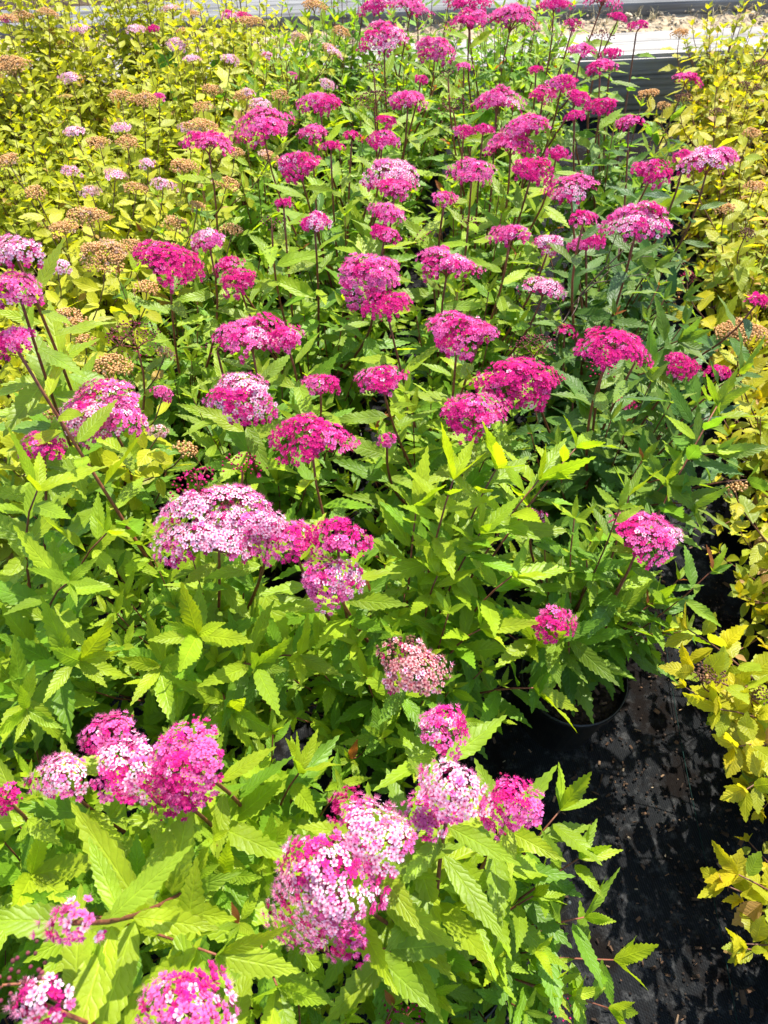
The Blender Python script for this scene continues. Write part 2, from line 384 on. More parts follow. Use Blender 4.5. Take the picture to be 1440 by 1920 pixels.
# the green marker threads woven into the fabric
for k, dx in enumerate((0.0,)):
    acc = Acc()
    ys = np.linspace(-.4, 2.6, 60)
    pts = np.stack([.52 + dx + .06 * (ys - .3) + .004 * np.sin(ys * 9), ys, np.full(60, .0115)], 1)
    V, T = tube(pts, np.full(60, .0008), 4); acc.add(V, T, np.array([.003, .018, .015]))
    link('marker_thread', acc.mesh('marker_thread', (M_LITTER,)), bpy.data.objects['ground_fabric'])
    bpy.data.objects['marker_thread'].matrix_parent_inverse = Matrix.Translation((0, 0, -.004))

# ------------------------------------------------------------------ leaf shapes
def leaf_geo(g, ratio, peak, teeth, n=8, droop=.25, fold=.35, wave=.03, tip=1.0):
    V, U, C = [], [], []
    us = np.linspace(0, 1, n + 1)
    twist = g.normal(0, .25)
    side_w = [g.uniform(.92, 1.08), g.uniform(.92, 1.08)]
    def width(u):
        a = u ** .75 if u < 1 else 1
        s = math.sin(math.pi * min(1, a ** (math.log(.5) / math.log(peak ** .75)))) if 0 < u < 1 else 0
        return ratio * .5 * max(s, 0) ** (.8 if u < peak else 1.15)
    ph = g.uniform(0, 6.28)
    def P(u, v, sgn):
        wv = wave * math.sin(u * 11 + ph + sgn) * (abs(v) / (ratio * .5))
        x = u * (1 - .12 * droop * u); z = -droop * u * u * .55 + abs(v) * fold + wv
        tw = twist * u
        return (x, v * math.cos(tw) - 0.2 * z * math.sin(tw), z + v * math.sin(tw))
    for u in us: V.append(P(u, 0, 0)); U.append((u, 0))
    T = []
    for si, sgn in ((0, 1), (1, -1)):
        prev_edge = None
        e0 = len(V)
        ids = [0]
        for i in range(1, n):
            u = us[i]; wd = width(u) * side_w[si]
            if teeth:
                V.append(P(u - .012, sgn * wd * (1 - teeth * .8), sgn)); U.append((u, sgn * .86)); a = len(V) - 1
                V.append(P(min(u + .035, .99), sgn * (width(u) * side_w[si] * (1 + teeth * .5) + .004), sgn)); U.append((u, sgn)); b = len(V) - 1
                ids.append((a, b))
            else:
                V.append(P(u, sgn * wd, sgn)); U.append((u, sgn)); ids.append((len(V) - 1, len(V) - 1))
        # stitch: midrib i..i+1 with edge points
        def add(a, b, c):
            if len({a, b, c}) == 3: T.append((a, b, c) if sgn > 0 else (a, c, b))
        for i in range(n):
            lo = (i if i == 0 else ids[i][1]); hi = (n if i == n - 1 else ids[i + 1][0])
            if i == 0: add(0, 1, ids[1][0])
            elif i == n - 1: add(i, n, ids[i][1]); add(i, ids[i][1], ids[i][0])
            else:
                add(i, i + 1, hi); add(i, hi, ids[i][1]); add(i, ids[i][1], ids[i][0])
            
    V = np.array(V); U = np.array(U); T = np.array(T)
    C = np.ones((len(V), 3)); C *= (1 + .10 * (U[:, :1] - .5))
    return V, T, C, U
gl = np.random.default_rng(5)
LEAF = {}
LEAF['A'] = [leaf_geo(gl, gl.uniform(.25, .32), gl.uniform(.34, .42), .11, 10, gl.uniform(-.15, .42), gl.uniform(.15, .5), .03) for _ in range(10)]
LEAF['B'] = [leaf_geo(gl, gl.uniform(.48, .58), gl.uniform(.45, .5), .04, 6, gl.uniform(-.1, .3), gl.uniform(.1, .5), .02) for _ in range(5)]
LEAF['C'] = [leaf_geo(gl, gl.uniform(.44, .55), gl.uniform(.42, .48), .10, 7, gl.uniform(-.1, .45), gl.uniform(.1, .5), .04) for _ in range(6)]
LOW = {k: [leaf_geo(gl, r, p, 0, 4, d, .3) for d in (.05, .3)] for k, r, p in (('A', .38, .42), ('B', .53, .48), ('C', .48, .45))}
LMESH = {k: [mesh_np('leaf', V, T, C, U, True, (M_SMALL if k == 'B' else M_LEAF,)) for V, T, C, U in v] for k, v in LEAF.items()}

# ------------------------------------------------------------------ florets, buds and heads
COLR = {'pale': ((.91, .68, .79), (.82, .17, .40)), 'mid': ((.80, .16, .46), (.68, .04, .25)), 'deep': ((.70, .018, .25), (.54, .008, .15)),
        'fade': ((.78, .45, .45), (.42, .05, .06)), 'wilt': ((.74, .50, .42), (.46, .26, .16))}
def floret_geo(g, style, stamens=20):
    edge, cen = [np.array(c) for c in COLR[style]]
    acc = Acc(); cup = g.uniform(.15, .45)
    if style in ('deep',): cup += .15
    for k in range(5):
        a = k * 2 * math.pi / 5 + g.normal(0, .08); s = g.uniform(.88, 1.08)
        loc = np.array([(.10, 0, 0), (.42, .27, .06 + cup * .25), (.78, .36, cup * .7), (1.0, 0.02, cup), (.78, -.36, cup * .7), (.42, -.27, .06 + cup * .25)]) * s
        loc[:, 2] += g.normal(0, .04, 6)
        ccs = np.array([cen, cen * .35 + edge * .65, edge, edge * 1.04, edge, cen * .35 + edge * .65])
        acc.add(loc @ rotz(a).T, np.array([(0, 5, 1), (1, 5, 4), (1, 4, 2), (2, 4, 3)]), ccs)
    ang = np.arange(5) / 5 * 6.283
    D = np.concatenate([np.stack([np.cos(ang) * .24, np.sin(ang) * .24, np.full(5, .07)], 1), [[0, 0, .20]]])
    acc.add(D, np.array([(i, (i + 1) % 5, 5) for i in range(5)]), np.array([.42, .02, .12]) if style != 'wilt' else np.array([.35, .2, .1]))
    sc_ = {'pale': (.86, .30, .48), 'mid': (.86, .22, .46), 'deep': (.82, .08, .34), 'fade': (.6, .2, .2), 'wilt': (.6, .4, .25)}[style]
    for k in range(stamens):
        a = k * 6.283 / stamens + g.normal(0, .15); r = g.uniform(.45, .95); h = g.uniform(.6, 1.35)
        d = np.array([math.cos(a), math.sin(a), 0]); p = np.array([-d[1], d[0], 0]) * .035
        acc.add(np.array([d * .15 - p + [0, 0, .1], d * .15 + p + [0, 0, .1], d * r + [0, 0, h]]), np.array([(0, 1, 2)]), np.array(sc_))
    return np.concatenate(acc.V), np.concatenate(acc.T), np.concatenate(acc.C)
gf = np.random.default_rng(8)
FLO = {s: [floret_geo(gf, s) for _ in range(4)] for s in COLR}
FLO_LOW = {s: [floret_geo(gf, s, 12) for _ in range(3)] for s in COLR}
def bud_geo(c):
    V, T = ico(); V = V * [.34, .34, .38] + [0, 0, .25]
    return V, T, np.broadcast_to(np.array(c), V.shape)
FLO['bud'] = [bud_geo((.42, .02, .10)), bud_geo((.55, .03, .16)), bud_geo((.30, .02, .06))]
FLO['dbud'] = [bud_geo((.20, .04, .07)), bud_geo((.28, .07, .09)), bud_geo((.15, .05, .05))]
def tan_geo(g, c):
    V, T = ico(); V = V * g.uniform(.55, 1.3, (12, 1)) * [.55, .55, .5] + [0, 0, .25]
    acc = Acc(); acc.add(V, T, np.array(c) * g.uniform(.8, 1.15, (12, 1)))
    for k in range(12):
        a = g.uniform(0, 6.28); d = np.array([math.cos(a), math.sin(a), 0]); p = np.array([-d[1], d[0], 0]) * .05
        acc.add(np.array([d * .2 - p, d * .2 + p, d * g.uniform(.5, .9) + [0, 0, g.uniform(.5, 1.0)]]), np.array([(0, 1, 2)]), np.array(c) * .9)
    return np.concatenate(acc.V), np.concatenate(acc.T), np.concatenate(acc.C)
FLO['tan'] = [tan_geo(gf, c) for c in ((.82, .51, .22), (.88, .60, .30), (.74, .43, .17))]
FLO['brown'] = [tan_geo(gf, c) for c in ((.20, .10, .06), (.27, .14, .08), (.15, .07, .05))]
for s in ('bud', 'dbud', 'tan', 'brown'): FLO_LOW[s] = FLO[s]
FMESH = {s: [mesh_np('floret', *f, None, True, (M_PETAL,)) for f in v] for s, v in FLO.items()}
MIX = {'P': (('pale', .80), ('mid', .17), ('deep', .03)), 'Q': (('pale', .42), ('mid', .38), ('deep', .20)), 'M': (('mid', .55), ('deep', .38), ('pale', .07)),
       'D': (('deep', .68), ('mid', .22), ('bud', .08), ('pale', .02)), 'B': (('bud', .85), ('deep', .15)), 'K': (('dbud', .9), ('bud', .1)),
       'F': (('fade', .6), ('pale', .25), ('brown', .15)), 'T': (('tan', .96), ('wilt', .04)), 'S': (('wilt', .25), ('pale', .62), ('tan', .13)), 'W': (('brown', .9), ('tan', .1))}
HEAD_LABEL = {'P': 'pale pink and white flower head', 'Q': 'flower head of mixed pale and strong pink florets', 'M': 'bright pink flower head', 'D': 'deep magenta flower head',
              'B': 'crimson flower head still in bud', 'K': 'dark purple head of unopened buds', 'F': 'fading rusty pink flower head', 'T': 'dry tan spent flower head', 'S': 'faded pale pink flower head', 'W': 'brown dried seed head'}

def frame(z, xhint=(1, 0, 0)):
    z = unit(z); x = np.array(xhint, float); x = unit(x - z * x.dot(z)); y = np.cross(z, x)
    return np.stack([x, y, z], 1)
def head_points(g, Rw, Ry, style):
    s = .0071 if style not in 'BK' else .0078
    if style == 'S': s = .0078
    if style in 'TW': s = .0056
    n = int(max(12, math.pi * Rw * Ry * (1.3 if style in 'BK' else 1.62) / (s * s * .82)))
    nl = max(1, int(round(n / 32)))
    lob = [(math.sqrt(g.random()) * .78, g.uniform(0, 6.28)) for _ in range(nl)]
    lob = np.array([(r * math.cos(a), r * math.sin(a)) for r, a in lob])
    names, ps = zip(*MIX[style]); ps = np.array(ps)
    lst = [names[g.choice(len(names), p=ps / ps.sum())] for _ in range(nl)]
    lz = g.normal(0, .07, nl)
    ph = g.uniform(0, 6.28, 4); pts = []
    for i in range(n):
        r = math.sqrt((i + .5) / n); a = i * 2.39996
        x, y = r * math.cos(a) + g.normal(0, .30 / math.sqrt(n)), r * math.sin(a) + g.normal(0, .30 / math.sqrt(n))
        rim = 1 + .13 * math.sin(2 * a + ph[0]) + .12 * math.sin(3 * a + ph[1]) + .09 * math.sin(5 * a + ph[2])
        x, y = x * rim, y * rim
        rr = math.hypot(x, y)
        d2 = ((lob - [x, y]) ** 2).sum(1); k = int(d2.argmin())
        z = .27 * (1 - min(rr, 1.15) ** 2.4) + lz[k] + .18 * math.exp(-d2[k] * 9) + g.normal(0, .035)
        nx = np.array([x * .7, y * .7, .75]) + np.append((np.array([x, y]) - lob[k]) * 1.3, .2) + g.normal(0, .16, 3)
        st = lst[k] if g.random() < .6 else names[g.choice(len(names), p=ps / ps.sum())]
        if style in 'PQ' and rr > .82 and g.random() < .35: st = 'mid'
        if style in 'MD' and rr > .9 and g.random() < .25: st = 'bud'
        Rm = (Rw + Ry) / 2
        pts.append((np.array([x * Rw, y * Ry, z * Rm]), nx, st, s * (.58 if style not in 'TW' else .66) * g.uniform(.84, 1.12)))
    return pts, lob, lz
def make_head(plant, base, P, axis, Rw, Ry, style, g, single, low):
    F = frame(axis)
    pts, lob, lz = head_points(g, Rw, Ry, style)
    acc = Acc()
    stemc = np.array([.20, .07, .035]) if style not in 'TSW' else np.array([.22, .13, .06])
    Rm = (Rw + Ry) / 2
    foot = np.array([0, 0, -.62 * Rm])
    for (lx, ly), z in zip(lob, lz):
        tip = np.array([lx * Rw, ly * Ry, (.26 * (1 - lx * lx - ly * ly) + z) * Rm])
        q = bez(foot, foot * .6, foot * .2 + tip * .5 + [0, 0, -.12 * Rm], tip, 5)
        V, T = tube(q, np.array([.0014, .0012, .001, .0009, .0007]), 4); acc.add(V @ F.T, T, stemc * g.uniform(.8, 1.3), None, 1)
        near = [p for p, *_ in pts if (p[0] / Rw - lx) ** 2 + (p[1] / Ry - ly) ** 2 < .12]
        for p in near[::2 if not low else 4]:
            V, T = tube(np.array([tip - [0, 0, .03 * Rm], (tip + p) / 2 - [0, 0, .05 * Rm], p]), np.array([.0006, .0005, .0004]), 3)
            acc.add(V @ F.T, T, stemc * 1.1, None, 1)
    rel = P - base
    items = []
    lib = FLO_LOW if low else FLO
    for p, nx, st, s in pts:
        Q = frame(F @ unit(nx), (math.cos(g.uniform(0, 6.28)), math.sin(g.uniform(0, 6.28)), .1))
        k = int(g.integers(len(lib[st]))); tone = g.uniform(.82, 1.12)
        items.append((F @ p, Q, st, s, k, tone))
    if style in 'PQMDFTS':
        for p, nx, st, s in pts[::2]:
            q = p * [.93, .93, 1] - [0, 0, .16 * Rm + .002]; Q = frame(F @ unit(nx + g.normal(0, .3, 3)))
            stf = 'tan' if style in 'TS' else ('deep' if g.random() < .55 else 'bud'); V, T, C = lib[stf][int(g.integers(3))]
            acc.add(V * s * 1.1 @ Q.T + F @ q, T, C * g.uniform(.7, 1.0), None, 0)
    items.sort(key=lambda q: -q[0][2])
    if single < len(items):
        for p, Q, st, s, k, tone in items[max(0, int(single)):]:
            V, T, C = lib[st][k]; acc.add(V * s @ Q.T + p, T, C * tone, None, 0)
    ho = link('flower_head', acc.mesh('flower_head', (M_PETAL, M_STEM)), plant, Matrix.Translation(rel), None, HEAD_LABEL[style])
    if single > 0:
        for p, Q, st, s, k, tone in items[:int(single)]:
            M4 = Matrix([[*(Q[0] * s), p[0]], [*(Q[1] * s), p[1]], [*(Q[2] * s), p[2]], [0, 0, 0, 1]])
            link('floret' if st not in ('bud', 'dbud') else 'flower_bud', FMESH[st][k], ho, M4, color=(tone,) * 3)
    return F @ foot + P

# ------------------------------------------------------------------ pots
def pot_mesh():
    prof = [(.062, .0), (.066, .002), (.083, .150), (.0875, .151), (.0885, .166), (.0865, .170), (.0845, .167), (.0815, .150), (.064, .012), (.0, .011)]
    ns = 36; V, T = [], []
    for r, z in prof:
        for k in range(ns):
            a = 2 * math.pi * k / ns; V.append((r * math.cos(a), r * math.sin(a), z))
    for i in range(len(prof) - 1):
        for k in range(ns):
            a, b = i * ns + k, i * ns + (k + 1) % ns
            T += [(a, b, b + ns), (a, b + ns, a + ns)]
    c = len(V); V.append((0, 0, 0))
    for k in range(ns): T.append((k, c, (k + 1) % ns))
    me = mesh_np('pot', np.array(V), np.array(T), None, None, True, (M_POT,))
    return me
def soil_mesh(seed):
    g = np.random.default_rng(seed); V = [(0, 0, .152)]; T = []; ns = 28; nr = 7
    for i in range(1, nr + 1):
        for k in range(ns):
            a = 2 * math.pi * k / ns; r = .0815 * i / nr
            V.append((r * math.cos(a), r * math.sin(a), .150 + g.normal(0, .0028) if i < nr else .143))
    for k in range(ns): T.append((0, 1 + k, 1 + (k + 1) % ns))
    for i in range(nr - 1):
        for k in range(ns):
            a, b = 1 + i * ns + k, 1 + i * ns + (k + 1) % ns
            T += [(a, a + ns, b + ns), (a, b + ns, b)]
    acc = Acc(); acc.add(np.array(V), np.array(T), np.array([1, 1, 1.]), None, 0)
    for i in range(70):
        a, r = g.uniform(0, 6.28), .078 * math.sqrt(g.random()); l_ = g.uniform(.004, .014)
        S = BOX * [l_, l_ * .4, .003]
        acc.add(S @ rand_rot(g).T * [1, 1, .6] + [r * math.cos(a), r * math.sin(a), .154], BT, np.array([.07, .04, .025]) * g.uniform(.5, 2.4), None, 1)
    return acc.mesh('soil', (M_SOIL, M_LITTER), False)
POT = pot_mesh(); SOIL = [soil_mesh(s) for s in (1, 2, 3)]

# ------------------------------------------------------------------ plants: where the pots stand
class Plant:
    pass
plants = []
def add_plant(kind, x, y, **k):
    p = Plant(); p.kind = kind; p.base = np.array([x, y, .006]); p.heads = []; p.tone = k.get('tone', 0.0); p.key = k.get('key'); p.h = k.get('h'); p.fill = k.get('fill', 1.0); p.rad = k.get('rad', .17); p.ordn = k.get('ordn'); p.extra = k.get('extra', ()); p.rowcol = k.get('rc'); p.open = k.get('open', False)
    plants.append(p); return p
gp = np.random.default_rng(21)
add_plant('A', .315, .575, key='visible_pot', tone=.2, fill=.8, rad=.16, open=True, extra=[(1245,1185,.30),(1225,1130,.36),(1150,1150,.36),(1050,1190,.44),(1215,1200,.26),(1100,1050,.46),(1180,930,.50),(1000,1200,.45),(1345,760,.55)])
add_plant('A', .08, .17, key='corner', tone=.05, h=.36, fill=.55, rad=.15, extra=[(1050,1520,.34),(1085,1610,.33),(1095,1720,.28),(1150,1800,.20),(930,1800,.33),(1000,1680,.34),(960,1600,.40),(1140,1890,.18),(860,1690,.42),(1000,1850,.26)])
add_plant('A', .02, .50, key='centre', tone=-.15, extra=[(850,900,.62),(930,880,.60),(780,960,.58),(900,1000,.56),(1010,900,.58),(1080,840,.58),(960,1080,.52),(820,1080,.53),(900,1180,.48),(1000,1290,.38)])
add_plant('A', -.185, .235, key='front_mid', tone=.0, extra=[(500,1600,.52),(420,1640,.52),(560,1450,.50),(520,1850,.58)])
add_plant('A', -.26, .53, key='pale_dome', tone=.02, extra=[(300,1250,.53),(480,1250,.52),(370,1190,.57),(560,1230,.50),(430,1330,.48)])
add_plant('A', -.47, .22, key='front_left', tone=.0, extra=[(405,1790,.64),(230,1640,.52),(300,1680,.55),(60,1640,.52)])
add_plant('A', -.53, .50, key='tall_left', tone=.0, extra=[(70,920,.68),(130,1090,.62),(150,1240,.58),(50,1330,.58),(200,1000,.60)])
add_plant('A', -.09, -.06, tone=.0, key='row0', ordn='first'); add_plant('A', -.36, -.07, tone=.0, key='row0', ordn='second'); add_plant('A', -.62, -.05, tone=.0, key='row0', ordn='third')
GAP = {(0, 1): [(1385,700,.54),(1340,850,.50),(1400,900,.42),(1300,950,.46),(1330,780,.52),(1250,900,.48)], (0, 2): [(1290,760,.46),(1270,640,.50),(1230,700,.50),(1330,640,.42)], (0, 3): [(1230,500,.50),(1280,560,.42)], (0, 4): [(1200,340,.46),(1230,400,.44)]}
for k in range(1, 8):
    Y = .57 + .275 * k
    for c, x0 in enumerate((.31, .03, -.25, -.53, -.81, -1.09, -1.37, -1.65)):
        x = x0 + .2 * (Y - .57) + gp.normal(0, .012); y = Y + gp.normal(0, .012)
        if abs(x) > .46 * y + .55 or y > TY + TS * x - .10: continue
        if c == 0 and k >= 5: continue
        if x > -.66 + .25 * (y - .76):
            tone = .75 if (c == 0 and k <= 3) else (.35 if c == 0 else (.12 if c == 1 and k <= 2 else .06))
            add_plant('A', x, y, tone=tone + gp.normal(0, .06), rc=(8 - k, c + 1), h=(.52 + .006 * k) * gp.uniform(.96, 1.05), extra=GAP.get((c, k), []))
        else:
            add_plant('B', x, y, tone=gp.uniform(0, .5), rc=(8 - k, c + 1), h=(.40 + .018 * k + (.08 if x < -.5 and k > 3 else 0)) * gp.uniform(.86, 1.12), rad=.18)
for k in range(-1, 9):
    Y = .45 + .27 * k
    for c, x0 in enumerate((.72, .99, 1.26)):
        x = x0 + .17 * (Y - .57) + gp.normal(0, .015); y = Y + gp.normal(0, .015)
        if x > .46 * y + .62 or y > TY + TS * x - .12: continue
        add_plant('C', x, y, tone=gp.uniform(0, 1) + (.5 if y < .9 else 0), rc=(9 - k, c + 1), rad=.19, h=(.36 + .012 * k) * gp.uniform(.94, 1.06), extra=[(1385,1640,.28),(1400,1770,.25),(1360,1660,.26)] if (k == -1 and c == 0) else ([(1300,1260,.36),(1380,1400,.32),(1350,1330,.34),(1290,1180,.36),(1400,1480,.30)] if (k == 0 and c == 0) else []))

# ------------------------------------------------------------------ flower heads read off the photograph: x, y, width px, style, [level]
HEADS_A = [
 (600,1665,205,'Q'), (648,1765,85,'D',.60), (705,1565,140,'P'), (655,1515,85,'M',.62), (850,1485,130,'P'), (800,1530,85,'Q',.60), (960,1510,112,'M',.58),
 (833,1365,98,'Q',.56), (772,1250,128,'F',.55), (1040,1170,82,'D',.50), (1210,1005,145,'M',.52), (405,985,215,'P'), (505,985,75,'P'), (545,1015,120,'M',.64), (630,1010,120,'D',.65), (622,1090,125,'Q',.62),
 (110,1455,105,'P',.62), (205,1375,100,'M',.62), (245,1440,135,'Q',.64), (350,1430,160,'M',.66), (335,1495,85,'D',.63), (128,1730,95,'Q',.80), (75,1885,110,'D',.78), (45,1835,100,'K',.78), (355,1895,165,'Q',.72), (755,1900,95,'B',.35), (1055,1890,60,'B',.10),
 (6,1495,60,'D',.62), (24,470,100,'P',.86), (32,540,95,'Q',.84), (22,640,85,'D',.80), (195,772,170,'Q'), (82,835,90,'D'), (455,745,128,'Q'), (470,632,130,'M'), (535,635,70,'D'), (405,650,50,'K'), (585,825,150,'D'), (600,720,72,'M',.60),
 (713,710,88,'M'), (725,825,36,'D',.58), (365,905,95,'B',.66), (455,872,70,'B',.60), (690,520,130,'M'), (725,570,95,'D'), (860,622,125,'M'), (905,620,60,'M'), (975,715,165,'D'), (890,775,135,'D',.64), (1000,652,90,'K',.58), (1148,652,125,'D'), (1195,672,50,'K',.60), (1130,690,60,'B',.58),
 (1280,685,72,'D',.52), (1350,697,52,'D',.50), (318,492,128,'D'), (390,450,65,'Q'), (425,495,60,'M',.58), (445,528,75,'D',.58), (250,635,105,'K',.58), (840,495,110,'M'), (1195,418,135,'Q'), (955,440,82,'M'), (1030,458,60,'P',.60), (1022,540,75,'P',.56), (1095,410,55,'D'), (1098,455,65,'M',.58),
 (725,400,70,'M'), (722,440,62,'D'), (735,325,98,'P'), (740,352,70,'M'), (560,310,85,'M'), (390,268,85,'M'), (492,240,118,'M'), (600,195,82,'M'), (585,250,58,'M'), (620,275,45,'D'), (718,262,58,'M'), (885,325,80,'M'), (833,372,52,'D'), (590,415,60,'M'), (530,380,42,'D'), (510,420,40,'K'),
 (1000,320,80,'D'), (1070,355,90,'M'), (985,240,85,'M'), (958,272,92,'M'), (1045,285,45,'M'), (932,190,88,'M'), (765,187,75,'M'), (700,190,75,'K'), (850,198,60,'K'), (725,225,42,'D'), (870,245,45,'D'), (790,148,26,'D'), (720,75,92,'M'), (815,95,80,'M'), (770,15,72,'M'), (705,10,62,'M'), (880,8,85,'D'), (958,35,90,'M'), (1040,8,62,'D'), (1130,3,70,'M'), (1160,32,36,'D'), (1195,50,42,'D'), (1130,70,46,'K'), (1090,95,50,'M'), (1148,100,40,'D'), (1125,127,58,'M'), (1075,45,36,'D'), (880,40,70,'M'), (1055,157,56,'M'), (1020,178,52,'D'), (1085,185,55,'D'), (1130,197,60,'D'), (1078,216,36,'D'), (1180,232,56,'D'), (1225,322,76,'D'), (1330,302,110,'Q'), (1285,295,50,'M'), (1290,147,52,'D',.52), (1425,562,52,'D',.58), (795,445,55,'K',.58), (905,245,45,'M'), (870,125,30,'M'), (700,130,40,'K'), (1172,755,38,'D',.45), (1000,968,45,'M',.50), (880,415,38,'K',.58), (660,255,34,'D'), (1060,620,36,'D',.5), (118,1125,32,'D',.35), (840,140,30,'K'), (1005,130,28,'D')]
HEADS_B = [
 (20,128,78,'T'), (225,180,45,'T'), (268,188,55,'T'), (298,181,24,'M'), (14,302,52,'T'), (382,236,55,'T'), (350,238,36,'S'), (195,480,90,'T'), (250,463,50,'T'), (132,600,64,'T'), (212,685,68,'T'), (165,405,70,'T'), (120,430,56,'T'), (65,360,40,'T'), (345,312,50,'T'), (255,352,46,'T'), (332,420,46,'T'), (398,170,36,'T'), (432,112,34,'S'), (590,12,44,'T'), (360,28,30,'T'), (435,430,38,'T'), (425,345,46,'T'), (505,295,44,'T'), (440,285,34,'T'), (420,265,30,'T'), (455,180,34,'T'), (380,200,36,'T'), (525,180,34,'T'), (470,40,44,'T'),
 (132,147,40,'S'), (138,247,40,'S'), (228,242,34,'S'), (216,330,46,'S'), (132,322,36,'S'), (306,345,46,'S'), (276,308,32,'S'), (332,85,40,'S'), (255,53,34,'S'), (287,53,24,'M'), (320,15,34,'S'), (150,56,34,'S'), (432,30,34,'M'), (458,30,30,'M'), (622,95,40,'S'), (500,103,22,'M'), (488,197,42,'S'), (105,500,52,'S'), (305,737,40,'M'), (300,810,36,'S'), (88,655,32,'S'), (170,358,36,'S'), (615,160,34,'S'), (550,140,20,'M'), (350,842,40,'T'), (465,175,24,'S'), (185,268,42,'T'), (240,268,42,'T'), (370,385,30,'T'), (310,662,36,'T'), (60,725,50,'T'), (105,780,40,'T'), (360,110,30,'S'), (15,35,34,'T'), (42,30,40,'T'), (90,25,36,'T'), (10,36,24,'M'), (275,540,44,'T'), (160,640,34,'T'), (345,60,28,'T'), (560,70,30,'T'), (640,60,36,'T')]
HEADS_C = [(1215,176,42,'T'), (1245,196,28,'T'), (1390,625,95,'T'), (1405,165,40,'W'), (1378,915,40,'T'), (1330,1265,62,'W',.36), (1415,1300,50,'W',.34), (1360,390,36,'T'), (1415,350,42,'T'), (1300,300,40,'T'), (1280,185,36,'W'), (1420,1390,46,'W',.30), (1275,62,36,'T'), (1345,210,30,'W'), (1430,120,36,'W'), (1260,540,50,'W',.35), (1410,250,36,'T'), (1290,520,36,'K',.4), (1400,440,34,'W')]
gh = np.random.default_rng(33)
def assign(lst, kinds, zlo, zhi, cap):
    for h in lst:
        x, y, wpx, st = h[:4]
        z = h[4] if len(h) > 4 else gh.uniform(zlo, zhi)
        P, t = at(x, y, z); Rw = wpx * .5 * t / FPX
        best = None
        for p in plants:
            if p.kind not in kinds: continue
            d = math.hypot(p.base[0] - P[0], p.base[1] - P[1] + .02) + .02 * max(0, len(p.heads) - cap)
            if best is None or d < best[0]: best = (d, p)
        best[1].heads.append((P, Rw, st, wpx))
assign(HEADS_A, 'A', .62, .68, 5); assign(HEADS_B, 'B', .52, .58, 5); assign(HEADS_C, 'C', .44, .49, 4)
plants_h = {'A': .565, 'B': .46, 'C': .40}

GA, GB, GC = (np.array(c) for c in ((.40, .51, .018), (.23, .42, .020), (.15, .31, .018)))
def leaf_colour(kind, f, tone, g):
    """f: 0 low on the plant .. 1 young tip"""
    if kind == 'A':
        c = GC * (1 - f) + GB * f if g.random() < .5 else GB * (1 - f) + GA * f
        if f > .75: c = c * .5 + GA * .5
        dark = np.array([.065, .165, .050])
        t = min(1, max(0, tone + g.normal(0, .12))); c = c * (1 - t) + dark * t
        pass
    elif kind == 'B':
        c = np.array([.60, .56, .018]) * f + np.array([.34, .41, .018]) * (1 - f)
        t = tone * .6; c = c * (1 - t) + np.array([.28, .43, .02]) * t
        if g.random() < .02: c = np.array([.5, .32, .05])
    else:
        c = np.array([.72, .59, .02]) * f + np.array([.42, .42, .02]) * (1 - f)
        t = min(.9, max(0, .55 * tone + g.normal(0, .25))); c = c * (1 - t) + np.array([.26, .40, .03]) * t
        if g.random() < .035: c = np.array([.62, .38, .14])
    return c * g.uniform(.82, 1.16)

